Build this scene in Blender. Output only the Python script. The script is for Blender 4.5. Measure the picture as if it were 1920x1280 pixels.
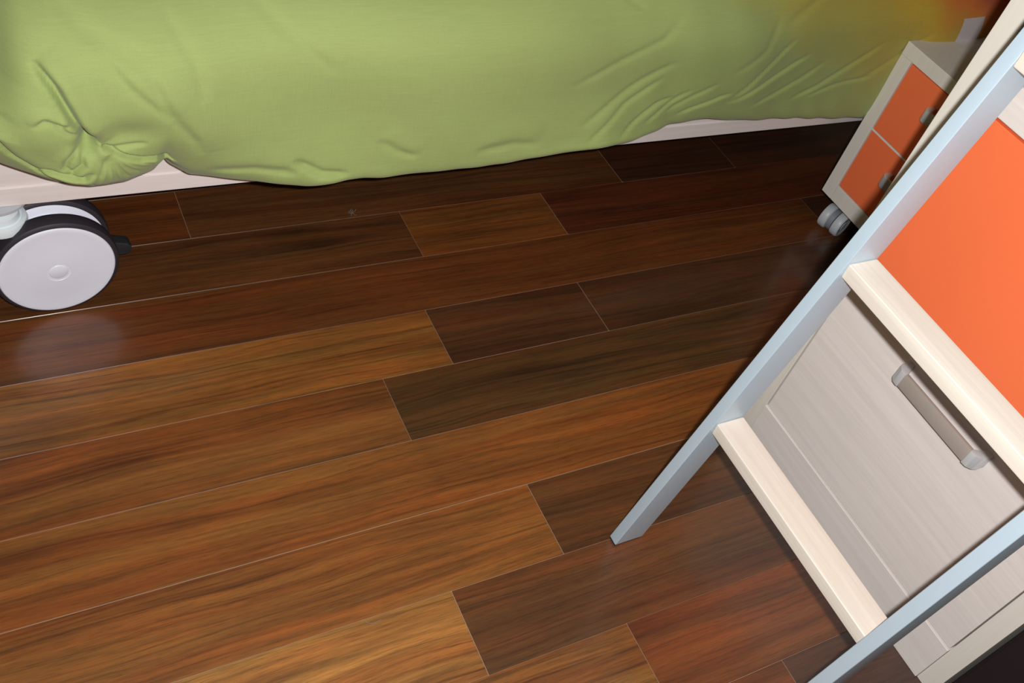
import bpy, bmesh, math, random
import numpy as np
from mathutils import Vector, Matrix

for o in list(bpy.data.objects):
    bpy.data.objects.remove(o)
S = bpy.context.scene
COL = S.collection
random.seed(7)

# ------------------------------------------------------------------ camera
cam_d = bpy.data.cameras.new('camera')
cam = bpy.data.objects.new('camera', cam_d)
COL.objects.link(cam)
CAM_R = Matrix(((0.8785110, 0.1818137, -0.4417716),
                (-0.4223473, 0.7277487, -0.5403745),
                (0.2232513, 0.6613060, 0.7161238)))
CAM_C = Vector((0.0, 0.0, 1.127))
cam.matrix_world = Matrix.Translation(CAM_C) @ CAM_R.to_4x4()
cam_d.sensor_width = 36.0
cam_d.lens = 1790.73 / 1920 * 36.0
cam_d.clip_start = 0.02
S.camera = cam

# ------------------------------------------------------------------ light
w = bpy.data.worlds.new('world')
S.world = w
w.use_nodes = True
w.node_tree.nodes['Background'].inputs[0].default_value = (0.9, 0.92, 1.0, 1)
w.node_tree.nodes['Background'].inputs[1].default_value = 0.01

# the camera's own flash, up and to the right of the lens
fl = bpy.data.lights.new('camera_flash', 'AREA')
fl.shape = 'RECTANGLE'
fl.size = 0.022
fl.size_y = 0.012
fl.energy = 19.5
fl.color = (1.0, 0.985, 0.975)
flo = bpy.data.objects.new('camera_flash', fl)
COL.objects.link(flo)
flo.matrix_world = Matrix.Translation(CAM_C + CAM_R @ Vector((0.042, 0.018, 0.01))) @ CAM_R.to_4x4()

# added warm fill light under the ceiling for slight ambient, dim and soft
cl = bpy.data.lights.new('added_fill_light', 'AREA')
cl.shape = 'DISK'
cl.size = 0.45
cl.energy = 2.0
cl.color = (1.0, 0.86, 0.68)
clo = bpy.data.objects.new('added_fill_light', cl)
COL.objects.link(clo)
clo.location = (-0.3, 0.5, 2.40)

S.view_settings.view_transform = 'Standard'
S.view_settings.look = 'None'
S.view_settings.exposure = 0.0
S.view_settings.gamma = 1.0
S.view_settings.use_curve_mapping = False


# ------------------------------------------------------------------ materials
class NT:
    def __init__(self, name):
        self.m = bpy.data.materials.new(name)
        self.m.use_nodes = True
        self.t = self.m.node_tree
        self.b = self.t.nodes['Principled BSDF']

    def n(self, kind, **kw):
        nd = self.t.nodes.new(kind)
        for k, v in kw.items():
            setattr(nd, k, v)
        return nd

    def l(self, a, b):
        self.t.links.new(a, b)

    def mapping(self, src, scale, loc=(0, 0, 0), rot=(0, 0, 0)):
        mp = self.n('ShaderNodeMapping')
        mp.inputs['Scale'].default_value = scale
        mp.inputs['Location'].default_value = loc
        mp.inputs['Rotation'].default_value = rot
        self.l(src, mp.inputs['Vector'])
        return mp.outputs[0]

    def noise(self, vec, scale, detail=3, rough=0.5, dist=0.0):
        nd = self.n('ShaderNodeTexNoise')
        nd.inputs['Scale'].default_value = scale
        nd.inputs['Detail'].default_value = detail
        nd.inputs['Roughness'].default_value = rough
        nd.inputs['Distortion'].default_value = dist
        self.l(vec, nd.inputs['Vector'])
        return nd.outputs['Fac']

    def ramp(self, fac, stops):
        r = self.n('ShaderNodeValToRGB')
        e = r.color_ramp.elements
        while len(e) < len(stops):
            e.new(0.5)
        for i, (p, c) in enumerate(stops):
            e[i].position = p
            e[i].color = (c[0], c[1], c[2], 1) if hasattr(c, '__len__') else (c, c, c, 1)
        self.l(fac, r.inputs[0])
        return r.outputs[0]

    def math(self, op, a, b=None, clamp=False):
        nd = self.n('ShaderNodeMath', operation=op)
        nd.use_clamp = clamp
        for i, v in enumerate((a, b)):
            if v is None:
                continue
            if isinstance(v, (int, float)):
                nd.inputs[i].default_value = v
            else:
                self.l(v, nd.inputs[i])
        return nd.outputs[0]

    def mix(self, fac, a, b, mode='MIX'):
        nd = self.n('ShaderNodeMix', data_type='RGBA', blend_type=mode)
        for i, v in ((0, fac), (6, a), (7, b)):
            if isinstance(v, (int, float)):
                nd.inputs[i].default_value = v
            elif isinstance(v, tuple):
                nd.inputs[i].default_value = (v[0], v[1], v[2], 1)
            else:
                self.l(v, nd.inputs[i])
        return nd.outputs[2]

    def bump(self, h, strength, dist=0.001):
        nd = self.n('ShaderNodeBump')
        nd.inputs['Strength'].default_value = strength
        nd.inputs['Distance'].default_value = dist
        self.l(h, nd.inputs['Height'])
        self.l(nd.outputs[0], self.b.inputs['Normal'])

    def set(self, **kw):
        for k, v in kw.items():
            self.b.inputs[k.replace('_', ' ')].default_value = v


def plain(name, col, rough=0.5, metal=0.0, spec=0.5, coat=0.0, speck=0.04):
    q = NT(name)
    tc = q.n('ShaderNodeTexCoord').outputs['Object']
    nz = q.noise(tc, 60, 3)
    c = q.mix(q.math('MULTIPLY', nz, speck * 4, True), (col[0], col[1], col[2]),
              (col[0] * .75, col[1] * .75, col[2] * .75))
    q.l(c, q.b.inputs['Base Color'])
    q.set(Roughness=rough, Metallic=metal, Coat_Weight=coat)
    q.b.inputs['Specular IOR Level'].default_value = spec
    return q.m


def pale_wood(name, axis, light=(0.72, 0.655, 0.57), dark=(0.56, 0.50, 0.43), contrast=0.8):
    q = NT(name)
    tc = q.n('ShaderNodeTexCoord').outputs['Object']
    sc = [170, 170, 170]
    sc[axis] = 5
    sc2 = [45, 45, 45]
    sc2[axis] = 1.6
    sc3 = [700, 700, 700]
    sc3[axis] = 30
    a = q.noise(q.mapping(tc, tuple(sc)), 1.0, 4, 0.6, 0.3)
    b = q.noise(q.mapping(tc, tuple(sc2)), 1.0, 3, 0.5, 0.8)
    c = q.noise(q.mapping(tc, tuple(sc3)), 1.0, 2)
    f = q.math('ADD', q.math('MULTIPLY', a, 0.5), q.math('MULTIPLY', b, 0.5))
    f = q.math('ADD', q.math('MULTIPLY', f, 0.85), q.math('MULTIPLY', c, 0.15))
    f = q.ramp(f, [(0.5 - 0.2 / contrast * 0.8, 1.0), (0.5 + 0.2 / contrast * 0.8, 0.0)])
    q.l(q.mix(f, dark, light), q.b.inputs['Base Color'])
    q.set(Roughness=0.48)
    q.b.inputs['Specular IOR Level'].default_value = 0.35
    q.bump(a, 0.12, 0.0006)
    return q.m


def plank_material():
    q = NT('merbau_plank')
    tc = q.n('ShaderNodeTexCoord').outputs['Object']
    oi = q.n('ShaderNodeObjectInfo')
    off = q.n('ShaderNodeVectorMath', operation='SCALE')
    cmb = q.n('ShaderNodeCombineXYZ')
    q.l(oi.outputs['Random'], cmb.inputs[0])
    q.l(oi.outputs['Random'], cmb.inputs[1])
    q.l(oi.outputs['Random'], cmb.inputs[2])
    q.l(cmb.outputs[0], off.inputs[0])
    off.inputs['Scale'].default_value = 37.0
    add = q.n('ShaderNodeVectorMath', operation='ADD')
    q.l(tc, add.inputs[0])
    q.l(off.outputs[0], add.inputs[1])
    v = add.outputs[0]
    # gently wandering grain: warp the across-grain coordinate
    warp = q.noise(q.mapping(v, (2.2, 9, 9)), 1.0, 2, 0.5)
    wv = q.n('ShaderNodeCombineXYZ')
    q.l(q.math('MULTIPLY', q.math('SUBTRACT', warp, 0.5), 0.042), wv.inputs[1])
    add2 = q.n('ShaderNodeVectorMath', operation='ADD')
    q.l(v, add2.inputs[0])
    q.l(wv.outputs[0], add2.inputs[1])
    v2 = add2.outputs[0]
    band = q.noise(q.mapping(v2, (1.3, 28, 1)), 1.0, 2, 0.5)
    streak = q.noise(q.mapping(v2, (3.5, 130, 1)), 1.0, 4, 0.62)
    pore = q.noise(q.mapping(v, (45, 900, 1)), 1.0, 2, 0.5)
    blot = q.noise(q.mapping(v, (6, 16, 1)), 1.0, 3, 0.55)
    g = q.math('ADD', q.math('MULTIPLY', band, 0.42), q.math('MULTIPLY', streak, 0.40))
    g = q.math('ADD', g, q.math('MULTIPLY', blot, 0.18))
    g = q.ramp(g, [(0.36, 0.0), (0.52, 0.55), (0.66, 1.0)])
    base = oi.outputs['Color']
    darkc = q.mix(1.0, base, (0.36, 0.27, 0.24), 'MULTIPLY')
    lightc = q.mix(1.0, base, (1.75, 1.8, 1.5), 'MULTIPLY')
    full = q.mix(g, darkc, lightc)
    soft = q.mix(0.45, base, full)
    c = q.mix(oi.outputs['Alpha'], soft, full)
    red = q.mix(q.math('MULTIPLY', q.ramp(blot, [(0.45, 0.0), (0.7, 1.0)]), 0.35), c,
                q.mix(1.0, c, (1.25, 0.85, 0.7), 'MULTIPLY'))
    # reddish and golden bands lying side by side, and thin dark lines
    hue = q.noise(q.mapping(v2, (1.1, 42, 1), (3.1, 7.7, 0)), 1.0, 3, 0.6)
    red = q.mix(q.ramp(hue, [(0.40, 0.0), (0.60, 1.0)]), q.mix(1.0, red, (1.08, 0.93, 0.84), 'MULTIPLY'),
                q.mix(1.0, red, (0.97, 1.03, 1.00), 'MULTIPLY'))
    line = q.noise(q.mapping(v2, (2.4, 210, 1), (1.7, 0.3, 0)), 1.0, 3, 0.55)
    lf = q.ramp(line, [(0.34, 0.50), (0.44, 1.0), (0.62, 1.0), (0.72, 1.22)])
    red = q.mix(q.math('ADD', q.math('MULTIPLY', oi.outputs['Alpha'], 0.6), 0.35, True), red, q.mix(1.0, red, lf, 'MULTIPLY'))
    pr = q.ramp(pore, [(0.30, 0.72), (0.48, 1.0), (0.75, 1.12)])
    cc = q.mix(1.0, red, pr, 'MULTIPLY')
    q.l(cc, q.b.inputs['Base Color'])
    q.set(Roughness=0.42, Coat_Weight=0.42, Coat_Roughness=0.17, Coat_IOR=1.5)
    q.b.inputs['Specular IOR Level'].default_value = 0.55
    q.bump(q.math('ADD', streak, q.math('MULTIPLY', pore, 0.4)), 0.05, 0.0006)
    return q.m


def duvet_material():
    q = NT('duvet_cotton')
    tc = q.n('ShaderNodeTexCoord').outputs['Object']
    sep = q.n('ShaderNodeSeparateXYZ')
    q.l(tc, sep.inputs[0])
    nz = q.noise(tc, 7, 2)
    f = q.math('ADD', sep.outputs[0], q.math('MULTIPLY', sep.outputs[2], 2.2))
    f = q.math('ADD', f, q.math('MULTIPLY', q.math('SUBTRACT', nz, 0.5), 0.28))
    f = q.math('DIVIDE', f, 3.2)
    green = (0.325, 0.405, 0.140)
    green2 = (0.325, 0.395, 0.135)
    c = q.ramp(f, [(0.0, green), (0.655, green2), (0.715, (0.38, 0.36, 0.085)),
                   (0.79, (0.52, 0.34, 0.04)), (0.825, (0.72, 0.20, 0.03)), (0.87, (0.50, 0.04, 0.012))])
    # faint slubs of the weave
    wx = q.noise(q.mapping(tc, (30, 30, 800)), 1.0, 2)
    wz = q.noise(q.mapping(tc, (800, 800, 30)), 1.0, 2)
    wv = q.math('ADD', q.math('MULTIPLY', wx, 0.5), q.math('MULTIPLY', wz, 0.5))
    c = q.mix(1.0, c, q.ramp(wv, [(0.3, 0.93), (0.7, 1.06)]), 'MULTIPLY')
    # pale square of the printed pattern near the head of the bed
    def inside(sock, lo, hi):
        return q.math('MULTIPLY', q.math('GREATER_THAN', sock, lo), q.math('LESS_THAN', sock, hi))
    xs = q.math('SUBTRACT', sep.outputs[0], q.math('MULTIPLY', sep.outputs[2], 0.0))
    box = q.math('MULTIPLY', inside(xs, 1.580, 1.642), inside(sep.outputs[2], 0.40, 0.462))
    c = q.mix(box, c, (0.62, 0.55, 0.55))
    q.l(c, q.b.inputs['Base Color'])
    q.set(Roughness=0.85)
    q.b.inputs['Specular IOR Level'].default_value = 0.2
    q.b.inputs['Sheen Weight'].default_value = 0.15
    q.bump(wv, 0.15, 0.0005)
    return q.m


M_PLANK = plank_material()
M_JOINT = plain('joint_filler', (0.34, 0.23, 0.15), 0.8)
M_WALL = plain('wall_paint', (0.40, 0.33, 0.25), 0.9)
M_CEIL = plain('ceiling_paint', (0.75, 0.74, 0.70), 0.9)
M_DUVET = duvet_material()
M_BEDWOOD = pale_wood('bed_pale_laminate', 0, (0.84, 0.76, 0.74), (0.74, 0.66, 0.63))
M_RUNG = pale_wood('rung_ash', 1, (0.80, 0.74, 0.65), (0.66, 0.60, 0.52), 1.0)
M_FRONT = pale_wood('drawer_laminate', 1, (0.82, 0.765, 0.73), (0.71, 0.655, 0.62), 1.0)
M_SIDE = pale_wood('side_laminate', 2, (0.79, 0.75, 0.68), (0.70, 0.66, 0.59))
M_ORANGE = plain('orange_laminate', (0.93, 0.185, 0.065), 0.42, speck=0.02)
M_RAIL = plain('satin_aluminium', (0.54, 0.67, 0.77), 0.42, metal=0.25, spec=0.5)
M_TYRE = plain('dark_tyre', (0.030, 0.025, 0.033), 0.55)
M_DISC = plain('wheel_pale_plastic', (0.86, 0.88, 0.98), 0.38)
M_HOUSING = plain('caster_housing_plastic', (0.78, 0.85, 0.88), 0.4)
M_BLACK = plain('black_plastic', (0.018, 0.02, 0.024), 0.5)
M_GREYPL = plain('grey_plastic', (0.50, 0.53, 0.56), 0.4)
M_GREYDK = plain('mid_grey_plastic', (0.22, 0.24, 0.27), 0.5)
M_CHROME = plain('handle_chrome', (0.68, 0.72, 0.75), 0.28, metal=0.35)
M_BAR = plain('handle_bar_metal', (0.42, 0.37, 0.33), 0.4, metal=0.2)
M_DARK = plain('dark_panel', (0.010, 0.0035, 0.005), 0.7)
M_MATT = plain('mattress_ticking', (0.7, 0.7, 0.68), 0.9)
M_FLUFF = plain('grey_fluff', (0.22, 0.19, 0.18), 0.9)


# ------------------------------------------------------------------ helpers
def mesh_obj(name, bm, mat, parent=None, smooth=False, angle=None):
    me = bpy.data.meshes.new(name)
    bmesh.ops.recalc_face_normals(bm, faces=bm.faces[:])
    bm.to_mesh(me)
    bm.free()
    if smooth:
        for p in me.polygons:
            p.use_smooth = True
        if angle:
            me.set_sharp_from_angle(angle=math.radians(angle))
    me.materials.append(mat)
    o = bpy.data.objects.new(name, me)
    COL.objects.link(o)
    if parent:
        o.parent = parent
    return o


def thing(name, label, cat, loc=(0, 0, 0), rz=0.0, group=None):
    o = bpy.data.objects.new(name, None)
    o.empty_display_size = 0.05
    COL.objects.link(o)
    o.location = loc
    o.rotation_euler = (0, 0, rz)
    o['label'] = label
    o['category'] = cat
    if group:
        o['group'] = group
    return o


def tag(o, label, cat, group=None):
    o['label'] = label
    o['category'] = cat
    if group:
        o['group'] = group
    return o


def struct(o):
    o['kind'] = 'structure'
    return o


def add_box(bm, lo, hi, bev=0.0, seg=2, shear=None):
    r = bmesh.ops.create_cube(bm, size=1.0)
    vs = r['verts']
    for v in vs:
        v.co = Vector([lo[i] + (v.co[i] + 0.5) * (hi[i] - lo[i]) for i in range(3)])
    if bev > 0:
        es = {e for v in vs for e in v.link_edges}
        r2 = bmesh.ops.bevel(bm, geom=list(es), offset=bev, segments=seg, affect='EDGES', profile=0.6)
        vs = list({v for f in r2['faces'] for v in f.verts} | {v for v in vs if v.is_valid})
    if shear:
        for v in vs:
            v.co.x += shear * v.co.z
    return vs


def boxm(lo, hi, bev=0.0, seg=2, shear=None):
    bm = bmesh.new()
    add_box(bm, lo, hi, bev, seg, shear)
    return bm


def add_lathe(bm, prof, mat4, seg=48, cap0=True, cap1=True):
    """prof = [(radius, height)], spun about local Z, then moved by mat4"""
    rings = []
    for r, h in prof:
        rings.append([bm.verts.new(mat4 @ Vector((r * math.cos(2 * math.pi * k / seg), r * math.sin(2 * math.pi * k / seg), h))) for k in range(seg)])
    for a, b in zip(rings[:-1], rings[1:]):
        for k in range(seg):
            bm.faces.new((a[k], a[(k + 1) % seg], b[(k + 1) % seg], b[k]))
    if cap0:
        bm.faces.new(list(reversed(rings[0])))
    if cap1:
        bm.faces.new(rings[-1])


def lathe_obj(name, prof, mat4, mat, parent, seg=48, angle=35):
    bm = bmesh.new()
    add_lathe(bm, prof, mat4, seg)
    return mesh_obj(name, bm, mat, parent, True, angle)


def add_prism(bm, poly, mat4, depth, bev=0.0):
    a = [bm.verts.new(mat4 @ Vector((x, y, 0))) for x, y in poly]
    b = [bm.verts.new(mat4 @ Vector((x, y, depth))) for x, y in poly]
    fs = [bm.faces.new(a), bm.faces.new(list(reversed(b)))]
    n = len(poly)
    for k in range(n):
        fs.append(bm.faces.new((a[k], b[k], b[(k + 1) % n], a[(k + 1) % n])))
    if bev:
        es = {e for f in fs for e in f.edges}
        bmesh.ops.bevel(bm, geom=list(es), offset=bev, segments=2, affect='EDGES', profile=0.6)


# ------------------------------------------------------------------ room
X0, X1, Y0, Y1, ZC = -2.0, 2.75, -1.75, 2.15, 2.5
PW = 0.12                       # plank width
floor = struct(mesh_obj('floor', boxm((X0, Y0, -0.06), (X1, Y1, -0.0007)), M_JOINT))
for nm, lo, hi, mt in (
        ('wall_back', (X0, Y1, -0.06), (X1, Y1 + .1, ZC), M_WALL),
        ('wall_front', (X0, Y0 - .1, -0.06), (X1, Y0, ZC), M_WALL),
        ('wall_left', (X0 - .1, Y0 - .1, -0.06), (X0, Y1 + .1, ZC), M_WALL),
        ('wall_right', (X1, Y0 - .1, -0.06), (X1 + .1, Y1 + .1, ZC), M_WALL),
        ('ceiling', (X0 - .1, Y0 - .1, ZC), (X1 + .1, Y1 + .1, ZC + .1), M_CEIL)):
    struct(mesh_obj(nm, boxm(lo, hi), mt))

# floor planks: (upper seam y = 1.1907 - k*PW); joints and colours per row as in the room
BR = {'dark': (0.048, 0.018, 0.0085), 'drk2': (0.073, 0.027, 0.010), 'red': (0.090, 0.024, 0.008),
      'mid': (0.110, 0.036, 0.0095), 'org': (0.150, 0.052, 0.012), 'lite': (0.195, 0.078, 0.019),
      'gold': (0.230, 0.105, 0.030), 'rust': (0.140, 0.044, 0.012), 'amber': (0.178, 0.062, 0.0145), 'coral': (0.175, 0.060, 0.015), 'honey': (0.205, 0.076, 0.018), 'umber': (0.088, 0.034, 0.011), 'olive': (0.068, 0.027, 0.0085), 'purp': (0.064, 0.028, 0.018)}
SEAM1 = 1.1907
rows = {   # k: ([joint xs], [colours], [grain strength])
    -1: ([-0.75, 0.26, 1.115, 1.411], ['mid', 'mid', 'umber', 'dark', 'dark'], [.5, .5, .4, .4, .4]),
    0: ([-0.35, 0.626, 0.921, 1.86], ['mid', 'umber', 'org', 'red', 'red'], [.6, .7, .5, .3, .3]),
    1: ([-0.62, 1.506], ['mid', 'mid', 'dark'], [.6, .45, .3]),
    2: ([-0.55, 0.580, 0.876, 1.72], ['org', 'lite', 'drk2', 'drk2', 'red'], [.6, .8, .3, .4, .4]),
    3: ([-0.80, 0.461, 1.56], ['org', 'coral', 'olive', 'mid'], [.6, .85, .8, .4]),
    4: ([-0.48, 1.47], ['lite', 'amber', 'red'], [.6, .5, .5]),
    5: ([-0.70, 0.595, 1.38], ['org', 'honey', 'umber', 'mid'], [.6, .5, .5, .5]),
    6: ([-0.42, 0.4225, 1.28], ['mid', 'gold', 'umber', 'dark'], [.6, 1.0, .45, .5]),
    7: ([-0.25, 0.629, 1.22], ['org', 'lite', 'rust', 'mid'], [.6, .8, .35, .4]),
    8: ([-0.05, 0.812, 1.36], ['org', 'rust', 'purp', 'dark'], [.6, .5, .3, .5]),
}
kmin, kmax = -8, 24
names_c = ['dark', 'drk2', 'red', 'mid', 'org', 'lite', 'olive', 'gold']
for k in range(kmin, kmax + 1):
    yt = SEAM1 - k * PW if k > -1 else SEAM1 - k * PW
    yt = SEAM1 - k * PW
    yb = yt - PW
    yt2, yb2 = min(yt, Y1), max(yb, Y0)
    if yt2 - yb2 < 0.01:
        continue
    if k in rows:
        js, cs, gs = rows[k]
    else:
        js = []
        x = X0 + random.uniform(0.2, 0.9)
        while x < X1 - 0.15:
            js.append(x)
            x += random.uniform(0.55, 1.35)
        cs = [random.choice(names_c) for _ in range(len(js) + 1)]
        gs = [random.uniform(.3, .9) for _ in range(len(js) + 1)]
    xs = [X0] + list(js) + [X1]
    for i in range(len(xs) - 1):
        gx = random.uniform(0.00022, 0.0005)
        gy = random.uniform(0.00012, 0.00045)
        L = (xs[i + 1] - xs[i]) / 2
        W = (yt2 - yb2) / 2
        lift = random.uniform(-0.00015, 0.00015)
        o = mesh_obj('plank', boxm((-L + gx, -W + gy, -0.014), (L - gx, W - gy, lift), 0.0005, 1), M_PLANK, floor)
        o.location = ((xs[i] + xs[i + 1]) / 2, (yt2 + yb2) / 2, 0)
        c = BR[cs[min(i, len(cs) - 1)]]
        j = random.uniform(0.94, 1.06)
        o.color = (c[0] * j, c[1] * j, c[2] * j, gs[min(i, len(gs) - 1)])


# ------------------------------------------------------------------ bed
BED_RZ = -0.0115
bed = thing('bed', 'low bed with pale laminate side rail on large rolling casters, under green duvet', 'bed', (0, 1.0815, 0), BED_RZ)
BX0, BX1, BD = -0.125, 1.98, 0.92
mesh_obj('side_panel', boxm((BX0, 0.0025, 0.204), (BX1, 0.024, 0.40), 0.0015), M_BEDWOOD, bed)
mesh_obj('side_rail', boxm((BX0, 0.0, 0.2025), (BX1, 0.0045, 0.2315), 0.001), M_BEDWOOD, bed)
mesh_obj('side_panel', boxm((BX0, BD - .024, 0.2025), (BX1, BD, 0.40), 0.0015), M_BEDWOOD, bed)
mesh_obj('end_panel', boxm((BX0 - .022, 0.0, 0.2025), (BX0, BD, 0.40), 0.0015), M_BEDWOOD, bed)
mesh_obj('end_panel', boxm((BX1, 0.0, 0.2025), (BX1 + .022, BD, 0.46), 0.0015), M_BEDWOOD, bed)
mesh_obj('base_board', boxm((BX0, 0.024, 0.262), (BX1, BD - .024, 0.278)), M_BEDWOOD, bed)


def bed_caster(cx, cy, phi, parent, side=1):
    """twin wheel caster; first wheel faces -Y"""
    R = 0.0846
    cas = bpy.data.objects.new('caster', None)
    COL.objects.link(cas)
    cas.parent = parent
    cas.location = (cx, cy, 0)
    cas.rotation_euler = (0, 0, phi)
    ax = Matrix.Rotation(math.radians(90), 4, 'X')      # local z -> -y
    for k, y0 in enumerate((0.0, 0.049)):
        T = Matrix.Translation((0, y0 + 0.027, R)) @ ax
        # tyre, spun about the axle: height 0 (back) .. 0.027 (front)
        prof = [(R - .012, 0.0), (R - .004, 0.0005), (R - .001, 0.004), (R, 0.010), (R, 0.019), (R - .0012, 0.0245), (R - .0045, 0.027), (R - .0085, 0.0272), (R - .012, 0.0265)]
        lathe_obj('tyre', prof, T, M_TYRE, cas, 96)
        rd = R - .0072
        if k == 0:
            prof = [(rd, 0.020), (rd, 0.0275), (rd - .0012, 0.0290), (rd - .004, 0.0296), (rd - .007, 0.0292), (rd * .55, 0.0306), (0.0165, 0.0312), (0.0160, 0.0307), (0.0125, 0.0307), (0.0118, 0.0314), (0.0112, 0.0317), (0.0001, 0.0318)]
        else:
            prof = [(rd, 0.020), (rd, 0.0275), (rd - .004, 0.0292), (rd * .5, 0.0300), (0.0001, 0.0302)]
        lathe_obj('wheel_disc', prof, T, M_DISC, cas, 96)
        prof = [(rd, 0.008), (rd, -0.001), (rd - .004, -0.002), (rd * .5, -0.0025), (0.0001, -0.0025)]
        lathe_obj('wheel_back', prof, T, M_DISC, cas, 64)
    # hood between the wheels, axle, stem
    bm = bmesh.new()
    n = 28
    poly = [(0.064 * math.cos(a), R + 0.064 * math.sin(a)) for a in [math.radians(60 + 165 * t / n) for t in range(n + 1)]]
    poly += [(-0.02, R - 0.02), (0.012, R - 0.012), (0.014, R + 0.012)]
    Tm = Matrix.Translation((0, 0.0478, 0)) @ ax
    add_prism(bm, poly, Tm, 0.0195, 0.002)
    mesh_obj('hood', bm, M_HOUSING, cas, True, 35)
    sx = -0.056
    T = Matrix.Translation((sx, 0.040, 0))
    lathe_obj('stem', [(0.0085, 0.100), (0.0095, 0.146), (0.030, 0.150), (0.0345, 0.154), (0.0350, 0.160), (0.0335, 0.165), (0.029, 0.167), (0.0275, 0.165), (0.0255, 0.166), (0.0245, 0.175), (0.018, 0.178), (0.014, 0.180), (0.014, 0.2035)], T, M_HOUSING, cas, 48)
    lathe_obj('mounting_plate', [(0.040, 0.1985), (0.040, 0.2022)], T, M_GREYPL, cas, 40)
    bm = bmesh.new()
    add_lathe(bm, [(0.008, 0.0), (0.008, 0.060)], Matrix.Translation((0, 0.072, R)) @ ax, 20)
    mesh_obj('axle', bm, M_GREYDK, cas, True, 35)
    # brake pedal sticking out between the wheels
    bm = bmesh.new()
    add_prism(bm, [(0.05, R + .012), (0.084, R + .004), (0.104, R - .002), (0.109, R - .008), (0.108, R - .018), (0.103, R - .023), (0.088, R - .022), (0.05, R - .012)], Matrix.Translation((0, 0.0478, 0)) @ ax, 0.0195, 0.003)
    mesh_obj('brake_pedal', bm, M_BLACK, cas, True, 40)
    return cas


def to_bed(x, y):
    c, s = math.cos(-BED_RZ), math.sin(-BED_RZ)
    dx, dy = x, y - 1.0815
    return (c * dx - s * dy, s * dx + c * dy)


bx, by = to_bed(0.051, 1.073)
bed_caster(bx, by, 0.085 - BED_RZ, bed)
bed_caster(1.86, 0.05, 0.3, bed)
bed_caster(0.051, BD - .12, 0.1, bed)
bed_caster(1.86, BD - .12, -0.2, bed)

# mattress
bm = boxm((BX0 + .01, 0.03, 0.279), (BX1 - .005, BD - .03, 0.490), 0.03, 4)
mat = mesh_obj('mattress', bm, M_MATT, None, True, 60)
mat.location = (0, 1.0815, 0)
mat.rotation_euler = (0, 0, BED_RZ)
tag(mat, 'white mattress on the low bed, hidden under the green duvet', 'mattress')


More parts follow.
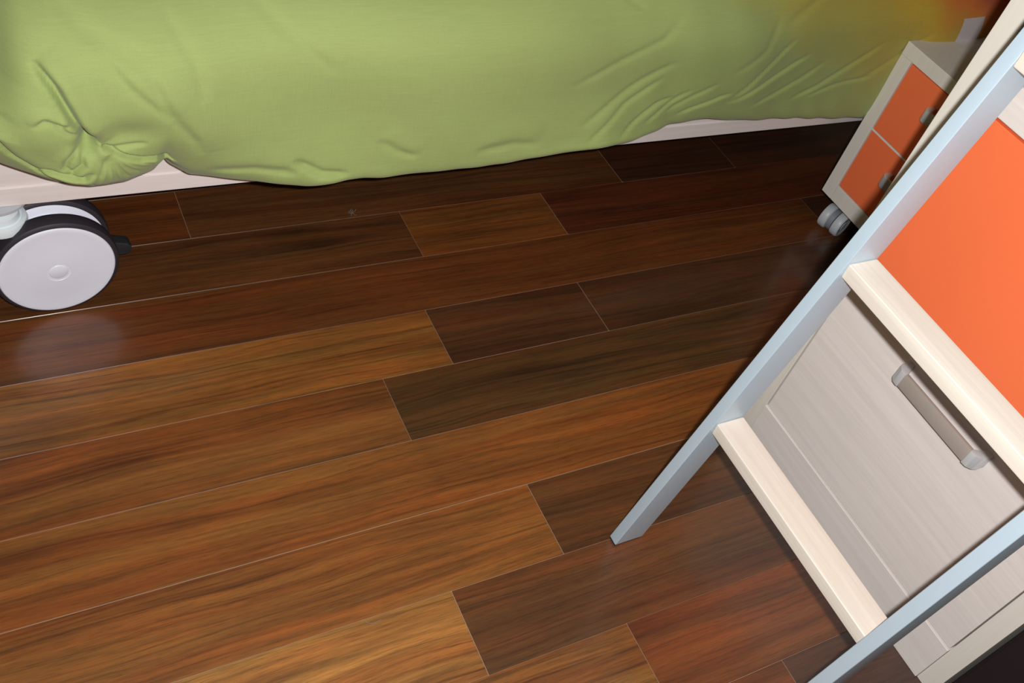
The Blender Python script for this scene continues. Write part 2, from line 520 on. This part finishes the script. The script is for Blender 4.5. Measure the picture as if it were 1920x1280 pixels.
# ------------------------------------------------------------------ duvet
def build_duvet():
    # hem height where the hem is seen, for hem planes y = 1.03 and y = 0.98
    hx = np.array([0.004, .052, .100, .144, .178, .188, .193, .200, .223, .295, .371, .440, .454, .485, .578, .668, .846, .911, .999, 1.086, 1.137, 1.182, 1.483])
    h103 = np.array([.301, .277, .261, .262, .275, .296, .301, .286, .264, .247, .230, .230, .2305, .225, .227, .231, .243, .250, .271, .278, .270, .272, .254])
    h98 = np.array([.341, .318, .303, .304, .316, .337, .342, .327, .306, .290, .273, .274, .2745, .269, .271, .275, .286, .292, .313, .319, .311, .314, .297])
    hemy_x = np.array([-.3, 0.0, .06, .12, .165, .190, .215, .28, .40, .85, .98, 1.2, 2.1])
    hemy_y = np.array([1.035, 1.035, 1.015, 1.005, 1.025, 1.045, 1.025, 1.010, .995, .995, 1.02, 1.040, 1.050])
    # path parameter p: x along the front for p >= PC, then round the foot corner
    XC = 0.075
    RC = 0.17
    ps = np.concatenate([np.arange(-0.93, XC - RC * 1.57, 0.02), np.arange(XC - RC * 1.57, -0.10, 0.005), np.arange(-0.10, 0.24, 0.0018), np.arange(0.24, 0.42, 0.0032), np.arange(0.42, 1.72, 0.0055), np.arange(1.72, 1.99, 0.02)])
    n = len(ps)
    def eff(p):
        return np.where(p < XC, XC - np.sin(np.clip((XC - p) / RC, 0, math.pi / 2)) * (RC + .09) - np.clip(XC - p - RC * math.pi / 2, 0, 9), p)
    pe = eff(ps)
    hp = np.interp(pe, hx, h103)
    hq = np.interp(pe, hx, h98)
    left = pe < 0.004
    add = np.where(left, np.clip((0.004 - pe), 0, .25) * 0.55, 0)
    hp = hp + add
    hq = hq + add
    right = ps > 1.483
    hp = hp + np.where(right, 0.012 * np.sin((ps - 1.483) * 15), 0)
    k5 = np.hanning(7)
    k5 /= k5.sum()
    hp = np.convolve(np.pad(hp, 3, 'edge'), k5, 'valid')
    hq = np.convolve(np.pad(hq, 3, 'edge'), k5, 'valid')
    yh = np.interp(ps, hemy_x, hemy_y)
    # smooth
    ker = np.hanning(9)
    ker /= ker.sum()
    yh = np.convolve(np.pad(yh, 4, 'edge'), ker, 'valid')
    zh = hp + (1.03 - yh) / 0.05 * (hq - hp)
    base_y = 1.09
    offh = base_y - yh + 0.0
    bulge = 0.100 + 0.010 * np.sin(ps * 5.0 + .5) + 0.006 * np.sin(ps * 13)
    bulge = bulge - 0.044 * (lambda u: u * u * (3 - 2 * u))(np.clip((ps - .70) / .65, 0, 1))
    one = np.ones(n)
    # section control points (offset outward from base_y, z)
    ctl = [
        (offh - .050, zh + .060),
        (offh - .042, zh + .022),
        (offh - .028, zh + .0035),
        (offh - .014, zh - .0010),
        (offh - .002, zh + .0030),
        (offh + .008, zh + .0130),
        (offh * .55 + bulge * .45 + .006, zh * .75 + .42 * .25),
        (bulge, zh * .35 + .42 * .65),
        (bulge - .001, .44 * one),
        (bulge - .016, .482 * one),
        (bulge * .45, .517 * one),
        (bulge * .0 - .01, .534 * one),
        (-.12 * one, .545 * one),
        (-.30 * one, .550 * one),
        (-.60 * one, .552 * one),
        (-.87 * one, .545 * one),
        (-.915 * one, .500 * one),
    ]
    off_c = np.array([c[0] for c in ctl])     # m x n
    z_c = np.array([c[1] for c in ctl])
    m = len(ctl)
    # parameter spacing per segment
    segn = [4, 4, 4, 4, 5, 20, 42, 38, 22, 18, 12, 8, 5, 5, 6, 4]
    rows_o, rows_z = [], []
    P = lambda A, i: A[min(max(i, 0), m - 1)]
    for i in range(m - 1):
        for t in np.linspace(0, 1, segn[i], endpoint=False):
            def cr(A):
                p0, p1, p2, p3 = P(A, i - 1), P(A, i), P(A, i + 1), P(A, i + 2)
                return 0.5 * ((2 * p1) + (-p0 + p2) * t + (2 * p0 - 5 * p1 + 4 * p2 - p3) * t * t + (-p0 + 3 * p1 - 3 * p2 + p3) * t ** 3)
            rows_o.append(cr(off_c))
            rows_z.append(cr(z_c))
    rows_o.append(off_c[-1])
    rows_z.append(z_c[-1])
    OFF = np.array(rows_o)
    Z = np.array(rows_z)
    Pm = np.tile(ps, (OFF.shape[0], 1))
    Pw = Pm
    Pm = np.tile(pe, (OFF.shape[0], 1))
    # ---- folds, defined on the hanging side by (p, z)
    D = np.zeros_like(OFF)

    def fold(pts, width, depth, bump=0.0, side=1, bw=2.5, fade=True):
        """groove along a polyline, with an optional raised lip on one side"""
        pts = np.array(pts, float)
        best = np.full(OFF.shape, 1e9)
        sgn = np.zeros(OFF.shape)
        tt = np.zeros(OFF.shape)
        lens = np.hypot(*(pts[1:] - pts[:-1]).T)
        tot = lens.sum()
        acc = 0
        for a, b, L in zip(pts[:-1], pts[1:], lens):
            d = (b - a) / L
            rx, rz = Pm - a[0], Z - a[1]
            u = np.clip(rx * d[0] + rz * d[1], 0, L)
            ex, ez = rx - u * d[0], rz - u * d[1]
            dist = np.hypot(ex, ez)
            s = np.sign(d[0] * ez - d[1] * ex)
            k = dist < best
            best = np.where(k, dist, best)
            sgn = np.where(k, s, sgn)
            tt = np.where(k, (acc + u) / tot, tt)
            acc += L
        env = np.ones(OFF.shape)
        if fade:
            env = np.clip(np.minimum(tt, 1 - tt) * 5, 0, 1) ** .7
        sd = best * sgn * side
        g = -depth * np.exp(-(best / width) ** 2) * env
        if bump:
            g = g + bump * env * np.exp(-((sd - width * bw * .8) / (width * bw)) ** 2) * (sd > -width * 1.5)
        return g

    # pocket round the fold corner
    def blob(cx, cz, rx, rz, h, rot=0.0):
        c, s = math.cos(rot), math.sin(rot)
        u = ((Pm - cx) * c + (Z - cz) * s) / rx
        v = (-(Pm - cx) * s + (Z - cz) * c) / rz
        return h * np.exp(-(u * u + v * v))

    D += fold([(.057, .478), (.073, .449), (.087, .412), (.107, .368)], .0048, .019, .009, 1, 3.0)
    D += fold([(.107, .368), (.127, .364), (.167, .366)], .0030, .0035, .0, -1, 2.5)
    D += fold([(.119, .366), (.142, .350), (.160, .341), (.180, .336), (.192, .325)], .0030, .010, .0040, -1, 3.0, False)
    D += fold([(.049, .405), (.060, .414), (.070, .408), (.080, .395), (.097, .384)], .0032, .0055, .0030, 1)
    D += fold([(.070, .408), (.082, .404), (.092, .395)], .003, .004, .002, 1)
    D += fold([(.090, .372), (.076, .352), (.073, .342), (.080, .333), (.092, .345), (.093, .362)], .0032, .007, .003, -1)
    D += fold([(.040, .337), (.060, .336), (.078, .328), (.092, .324), (.101, .334)], .0034, .008, .005, -1)
    D += fold([(-.05, .450), (.000, .395), (.011, .383), (.023, .358), (.048, .328), (.082, .303), (.12, .295)], .0038, .008, .003, 1, 3.0)
    D += blob(.100, .373, .010, .012, -.026)
    D += blob(.055, .395, .035, .05, .010, .5)
    D += blob(.110, .325, .050, .026, .012, -.1)
    D += blob(.175, .43, .05, .04, .004)
    D += blob(.145, .383, .035, .018, -.007)
    D += fold([(.022, .68), (.010, .56), (.004, .48), (-.004, .42), (-.012, .40)], .030, .050, .0, 1)
    D += fold([(-.02, .56), (.03, .535), (.08, .53)], .018, .012, .0, 1)
    # fan of gathers running from the corner down to the lobe's hem
    for (qx, qz, d_) in ((.100, .300, .0030), (.115, .302, .0035), (.130, .305, .0045), (.144, .309, .0045), (.157, .314, .004), (.168, .320, .003), (.176, .326, .0025)):
        D += fold([(.122 + (qx - .12) * .1, .358), (qx * .5 + .061, (.358 + qz) / 2), (qx, qz)], .0028, d_ * 1.0, .0012, 1, 2)
    # long soft creases over the middle
    soft = [
        ([(.080, .530), (.110, .503), (.150, .482), (.185, .465)], .009, .0045, .003, 1),
        ([(.120, .490), (.151, .447), (.172, .425), (.195, .400)], .006, .0025, .0018, 1),
        ([(.169, .470), (.185, .430), (.200, .397), (.223, .361), (.232, .335)], .007, .0032, .0025, 1),
        ([(.195, .520), (.225, .470), (.235, .420)], .008, .0022, .0015, 1),
        ([(.351, .312), (.390, .288), (.430, .280)], .006, .0055, .003, -1),
        ([(.30, .52), (.345, .485), (.40, .44)], .008, .0022, .0015, 1),
        ([(.396, .536), (.451, .525), (.479, .530)], .007, .004, .002, 1),
        ([(.47, .330), (.500, .310), (.53, .298)], .006, .003, .002, 1),
        ([(.24, .300), (.30, .302), (.36, .290)], .007, .0035, .002, 1),
        ([(.62, .300), (.68, .306), (.73, .298)], .008, .003, .002, 1),
        ([(.824, .530), (.850, .503), (.884, .489)], .006, .0045, .0025, 1),
        ([(.950, .490), (.920, .450), (.860, .425), (.766, .389)], .010, .0040, .0030, 1),
        ([(.960, .412), (.904, .385), (.850, .352), (.800, .318)], .009, .0050, .0035, 1),
        ([(.945, .385), (.905, .360), (.878, .346), (.845, .315), (.815, .290)], .0065, .0055, .0035, 1),
        ([(.980, .345), (.946, .338), (.904, .312), (.880, .290)], .0055, .0060, .0035, 1),
        ([(1.01, .358), (.975, .335), (.930, .305)], .005, .0050, .0030, 1),
        ([(1.06, .368), (1.01, .340), (.972, .318)], .006, .0042, .0028, 1),
        ([(1.10, .345), (1.06, .330), (1.00, .310)], .005, .0060, .0035, 1),
        ([(1.195, .440), (1.165, .400), (1.130, .360), (1.100, .322)], .0050, .0060, .0040, 1),
        ([(1.25, .405), (1.205, .375), (1.155, .348), (1.105, .322)], .0055, .0070, .0040, 1),
        ([(1.145, .480), (1.130, .420), (1.080, .385)], .010, .0030, .0025, 1),
        ([(1.300, .385), (1.255, .350), (1.205, .325), (1.16, .310)], .006, .0050, .0035, 1),
        ([(1.420, .420), (1.360, .370), (1.310, .335), (1.255, .308)], .0055, .0060, .0040, 1),
        ([(1.43, .350), (1.35, .335), (1.29, .312)], .005, .0045, .0028, 1),
        ([(1.52, .44), (1.46, .385), (1.40, .340)], .008, .0045, .0030, 1),
        ([(1.30, .53), (1.22, .49), (1.16, .46)], .012, .0040, .0030, 1),
    ]
    for pts, wd, dp, bp, sd in soft:
        rt = pts[0][0] > .75
        D += fold(pts, wd * (.62 if rt else 1), dp * (.55 if rt else 1.15), bp * (.20 if rt else .8), sd, 3.5 if rt else 2.6)
    # broad quilting hollows
    D += 0.0045 * np.sin(Pm * 9.3 + 1.0) * np.sin(Z * 17 + Pm * 3) + 0.0022 * np.sin(Pm * 23 + Z * 21)
    D += 0.0010 * np.sin(Pm * 51 + Z * 30 + 2 * np.sin(Pm * 7)) * np.clip((Pm - .7) * 3, 0, 1)
    # shallow pleats close to the hem, stronger on the right
    prox = np.exp(-np.clip(Z - zh[None, :], 0, 1) / .045)
    D += prox * (.0006 + .0012 * np.clip((Pm - .8) * 2, 0, 1)) * np.sin(Pm * 88 + Z * 60 + 1.5 * np.sin(Pm * 19))
    # keep the tucked-in part and the top calm
    sidew = np.ones(OFF.shape[0])
    ncalm = sum(segn[:3])
    sidew[:ncalm] = np.linspace(0, 1, ncalm)
    ntop = sum(segn[:11])
    sidew[ntop:] = np.linspace(.8, 0, len(sidew) - ntop)[:].clip(0, 1) ** 3
    D *= sidew[:, None]
    O2 = OFF + D
    # ---- to world
    c, s = math.cos(BED_RZ), math.sin(BED_RZ)
    ang = np.clip((XC - Pw) / RC, 0, math.pi / 2)
    over = np.clip((XC - Pw) - RC * math.pi / 2, 0, 9)
    # centre of the corner arc lies RC inside of the base line
    radial = RC + O2
    inner = np.maximum(radial, 0.0)
    fx = np.where(Pw >= XC, Pw, XC - np.sin(ang) * inner)
    fy = np.where(Pw >= XC, base_y - O2, base_y + RC - np.cos(ang) * inner)
    # top part beyond the arc centre: simply slide inward
    ins = np.minimum(radial, 0.0)
    fx = np.where((Pw < XC), fx - ins * 0.0, fx)
    fy = np.where((Pw < XC), fy - ins * 0.0, fy)
    fy = fy + over
    fz = Z + np.where(O2 < -.05, D * .6, 0)
    # rotate slightly with the bed
    yy = fy - 1.0815
    wx = c * fx - s * yy
    wy = s * fx + c * yy + 1.0815
    R_, N_ = OFF.shape
    co = np.stack([wx, wy, fz], -1).reshape(-1, 3)
    idx = np.arange(R_ * N_).reshape(R_, N_)
    a = idx[:-1, :-1].ravel()
    b = idx[:-1, 1:].ravel()
    cc = idx[1:, 1:].ravel()
    d = idx[1:, :-1].ravel()
    faces = np.stack([a, b, cc, d], -1)
    me = bpy.data.meshes.new('duvet')
    me.vertices.add(len(co))
    me.vertices.foreach_set('co', co.ravel())
    me.loops.add(faces.size)
    me.loops.foreach_set('vertex_index', faces.ravel())
    me.polygons.add(len(faces))
    me.polygons.foreach_set('loop_start', np.arange(0, faces.size, 4))
    me.polygons.foreach_set('loop_total', np.full(len(faces), 4))
    me.polygons.foreach_set('use_smooth', np.ones(len(faces), bool))
    me.update()
    me.validate()
    me.materials.append(M_DUVET)
    o = bpy.data.objects.new('duvet', me)
    COL.objects.link(o)
    return o


dv = build_duvet()
tag(dv, 'puffy green duvet shading to yellow and orange, hanging over the bed side', 'duvet')


# ------------------------------------------------------------------ drawer cabinet behind the ladder
XF = 0.991
cab = thing('drawer_cabinet', 'tall pale wood cabinet with beige and orange drawer fronts behind the ladder', 'cabinet', (XF, 0.355, 0))
CYL, CYR = 0.2405, -0.2405          # local y of outer sides
TH = 0.0262
D_ = 0.50
HT = 1.40
mesh_obj('side_panel', boxm((0, CYL - TH - .002, 0), (D_, CYL, HT), 0.001), M_SIDE, cab)
mesh_obj('side_panel', boxm((0, CYR, 0), (D_, CYR + TH, HT), 0.001), M_SIDE, cab)
mesh_obj('back_panel', boxm((D_ - .008, CYR + TH, 0.02), (D_, CYL - TH, HT - .02)), M_SIDE, cab)
mesh_obj('top_board', boxm((0, CYR + TH, HT - .026), (D_, CYL - TH, HT), 0.001), M_SIDE, cab)
yl, yr = CYL - TH - .002 - 0.0028, CYR + TH + 0.0018
mesh_obj('plinth', boxm((-0.0024, CYR + TH + .0004, 0), (0.018, CYL - TH - .0024, 0.0815), 0.0008), M_FRONT, cab)
mesh_obj('divider', boxm((0.018, CYR + TH, 0.06), (D_ - .01, CYL - TH - .002, 0.078)), M_SIDE, cab)


def handle(parent, y, z, length=0.155, xface=0.0, s=1.0):
    """bar handle lying along Y, standing off the face towards -X"""
    bm = bmesh.new()
    add_box(bm, (-0.025 * s, -length / 2 + .010, -0.0112 * s), (-0.019 * s, length / 2 - .010, 0.0112 * s), 0.0015)
    hb = mesh_obj('handle', bm, M_BAR, parent, True, 30)
    hb.location = (xface, y, z)
    hb['label'] = 'grey brown bar handle with chrome ends'
    return hb


def drawer(parent, z0, z1, mat, ylo, yhi, hz, hy, depth=0.4, label=None, hlen=0.155, x0=0.0):
    d = mesh_obj('drawer', boxm((x0, ylo, z0), (x0 + .018, yhi, z1), 0.0009), mat, parent)
    if label:
        d['label'] = label
    hb = handle(d, hy, hz, hlen, x0)
    # chrome feet of the handle: curved brackets, one mesh per end, sub-part level
    for sgn in (-1, 1):
        bm = bmesh.new()
        e = sgn * (hlen / 2)
        poly = [(0.0, -0.0), (-.014, -.0), (-.0205, .0025), (-.0255, .0085), (-.0265, .016), (-.0235, .0175), (-.0175, .0165), (-.016, .013), (-.010, .010), (0, .0095)]
        # poly in (x, inward y); extrude along z
        pts = [(x0 + px, hy + e - sgn * py) for px, py in poly]
        add_prism(bm, pts, Matrix.Translation((0, 0, hz - .0115)), 0.023, 0.0012)
        mesh_obj('handle_foot', bm, M_CHROME, d, True, 40)
    # the drawer's box behind the front
    mesh_obj('drawer_box', boxm((x0 + .018, ylo + .012, z0 + .01), (x0 + depth, yhi - .012, z1 - .03)), M_SIDE, d)
    return d


drawer(cab, 0.0840, 0.366, M_FRONT, yr, yl, 0.332, -0.003, label='pale wood drawer front', depth=.45)
drawer(cab, 0.3695, 0.6470, M_ORANGE, yr, yl, 0.628, 0.004, label='orange drawer front', depth=.45)
drawer(cab, 0.6505, 0.930, M_FRONT, yr, yl, 0.875, 0.004, label='pale wood drawer front', depth=.45)
drawer(cab, 0.9335, 1.370, M_FRONT, yr, yl, 1.20, 0.004, label='pale wood drawer front', depth=.45)

# near-black box with a front panel, right of the cabinet
du = thing('dark_box', 'near-black box beside the pale cabinet, at the bottom right corner', 'cabinet', (XF + .012, -0.14, 0))
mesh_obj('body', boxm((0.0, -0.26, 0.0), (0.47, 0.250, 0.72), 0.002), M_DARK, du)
mesh_obj('front_panel', boxm((-0.010, -0.256, 0.004), (-0.0005, 0.246, 0.716), 0.002), M_DARK, du)


# ------------------------------------------------------------------ ladder
lad = thing('ladder', 'leaning ladder with silver-blue metal rails and pale wooden rungs', 'ladder', (0.6705, 0.30, 0))
SH = 0.200
RD = 0.0465
RYI = 0.1575      # local y of rail 1 inner face (world .4575)


def rail(y0, y1):
    bm = bmesh.new()
    add_box(bm, (0, y0, 0.0035), (RD, y1, 1.36), 0.0016, 3, SH)
    r = mesh_obj('rail', bm, M_RAIL, lad, True, 25)
    bm = bmesh.new()
    add_box(bm, (0.001, y0 + .0008, 0.0), (RD - .001, y1 - .0008, 0.0035), 0.0004, 1, SH)
    mesh_obj('foot_pad', bm, M_BLACK, r)
    bm = bmesh.new()
    add_box(bm, (0.001, y0 + .0008, 1.36), (RD - .001, y1 - .0008, 1.366), 0.0008, 1, SH)
    mesh_obj('end_cap', bm, M_BLACK, r)
    return r


rail(0.1580, 0.1738)
rail(-0.1535, -0.1370)
for zt in (0.2690, 0.5335, 0.7920, 1.055, 1.318):
    xf = SH * (zt - .01) + 0.0012
    if zt < .3:
        xf += 0.004
    elif zt < .6:
        xf += 0.003
    elif zt < .8:
        xf -= 0.002
    bm = bmesh.new()
    add_box(bm, (xf, -0.1370, zt - 0.0195), (xf + 0.0425, 0.1580, zt), 0.0026, 3)
    mesh_obj('rung', bm, M_RUNG, lad, True, 30)


# ------------------------------------------------------------------ nightstand on casters
XN = 1.470
ns = thing('nightstand', 'small rolling nightstand with two orange drawers in a pale frame beside bed', 'nightstand', (XN, 0.82, 0))
NL, NR = 0.190, -0.190
ZB, ZT = 0.079, 0.421
ND = 0.40
mesh_obj('side_panel', boxm((0, NL - .027, ZB), (ND, NL, ZT - .0265), 0.001), M_SIDE, ns)
mesh_obj('side_panel', boxm((0, NR, ZB), (ND, NR + .027, ZT - .0265), 0.001), M_SIDE, ns)
mesh_obj('top_board', boxm((-0.0005, NR, ZT - .026), (ND, NL, ZT), 0.001), M_SIDE, ns)
mesh_obj('bottom_board', boxm((0.0003, NR + .0275, ZB), (ND, NL - .0275, ZB + .0335), 0.001), M_SIDE, ns)
mesh_obj('back_panel', boxm((ND - .006, NR + .0275, ZB + .034), (ND, NL - .0275, ZT - .027)), M_SIDE, ns)
mesh_obj('divider', boxm((0.0012, NR + .0275, 0.2485), (0.30, NL - .0275, 0.2520)), M_SIDE, ns)
for z0, z1, hz in ((0.1145, 0.2480, 0.203), (0.2525, 0.3925, 0.350)):
    drawer(ns, z0, z1, M_ORANGE, NR + .0295, NL - .0295, hz, 0.0, depth=.3, label='orange drawer front', x0=0.0015)


def small_caster(x, y, rz):
    c = bpy.data.objects.new('caster', None)
    COL.objects.link(c)
    c.parent = ns
    c.location = (x, y, 0)
    c.rotation_euler = (0, 0, rz)
    r = 0.0265
    ax = Matrix.Rotation(math.radians(90), 4, 'X')
    for y0 in (-0.0065, 0.0245):
        T = Matrix.Translation((0, y0, r)) @ ax
        lathe_obj('wheel', [(0.0001, 0), (r - .005, 0), (r - .001, 0.001), (r, 0.004), (r, 0.014), (r - .001, 0.0165), (r - .003, 0.018), (r - .006, 0.018), (r - .008, 0.0168), (0.010, 0.0168), (0.009, 0.0176), (0.0001, 0.0176)], T, M_GREYPL, c, 48)
    T = Matrix.Translation((0, 0.0075, r)) @ ax
    lathe_obj('wheel_guard', [(0.0001, 0.0), (r - .0035, 0.0), (r - .0035, 0.0125), (0.0001, 0.0125)], T, M_GREYDK, c, 40)
    T = Matrix.Translation((0.012, 0.0, 0))
    lathe_obj('stem', [(0.006, 0.04), (0.006, 0.074), (0.019, 0.0745), (0.019, ZB)], T, M_GREYDK, c, 24)
    return c


small_caster(0.036, 0.150, 0.30)
small_caster(0.036, -0.150, -0.2)
small_caster(ND - .04, 0.150, 0.8)
small_caster(ND - .04, -0.150, 0.1)


# ------------------------------------------------------------------ added body for the fill light (out of frame)
lamp = thing('added_fill_lamp', 'round flat lamp body added on the ceiling for the fill light, out of view', 'lamp', (-0.3, 0.5, ZC))
lathe_obj('fill_lamp_base', [(0.23, -0.03), (0.24, -0.02), (0.24, 0.0)], Matrix.Identity(4), M_CEIL, lamp, 48)

# ------------------------------------------------------------------ lint on the floor


def strand(name, pts, r, label, cat='lint', mat=M_FLUFF):
    cu = bpy.data.curves.new(name, 'CURVE')
    cu.dimensions = '3D'
    for pl in pts:
        sp = cu.splines.new('NURBS')
        sp.points.add(len(pl) - 1)
        for i, p in enumerate(pl):
            sp.points[i].co = (p[0], p[1], p[2], 1)
        sp.use_endpoint_u = True
        sp.order_u = 3
    cu.bevel_depth = r
    cu.bevel_resolution = 1
    cu.resolution_u = 4
    tmp = bpy.data.objects.new(name, cu)
    COL.objects.link(tmp)
    dg = bpy.context.evaluated_depsgraph_get()
    me = bpy.data.meshes.new_from_object(tmp.evaluated_get(dg))
    bpy.data.objects.remove(tmp)
    o = bpy.data.objects.new(name, me)
    me.materials.append(mat)
    COL.objects.link(o)
    return tag(o, label, cat)


rnd = random.Random(3)
tuft = []
for i in range(8):
    a = rnd.uniform(0, 6.28)
    q = []
    cx, cy, cz = 0, 0, 0.002
    for k in range(5):
        q.append((0.540 + cx, 1.2 + cy, max(0.0006, cz)))
        a += rnd.uniform(-1.2, 1.2)
        cx += 0.0028 * math.cos(a)
        cy += 0.0028 * math.sin(a)
        cz = 0.001 + rnd.uniform(0, .005)
    tuft.append(q)
strand('dust_tuft', tuft, 0.0003, 'tiny grey tuft of dust on the floor below the duvet hem')
strand('curled_hair', [[(0.300, 0.472, .0006), (0.303, 0.466, .0008), (0.309, 0.462, .0006), (0.316, 0.462, .0006), (0.322, 0.464, .0006)]], 0.0003, 'short curled pale hair on the golden plank near the bottom', 'hair')
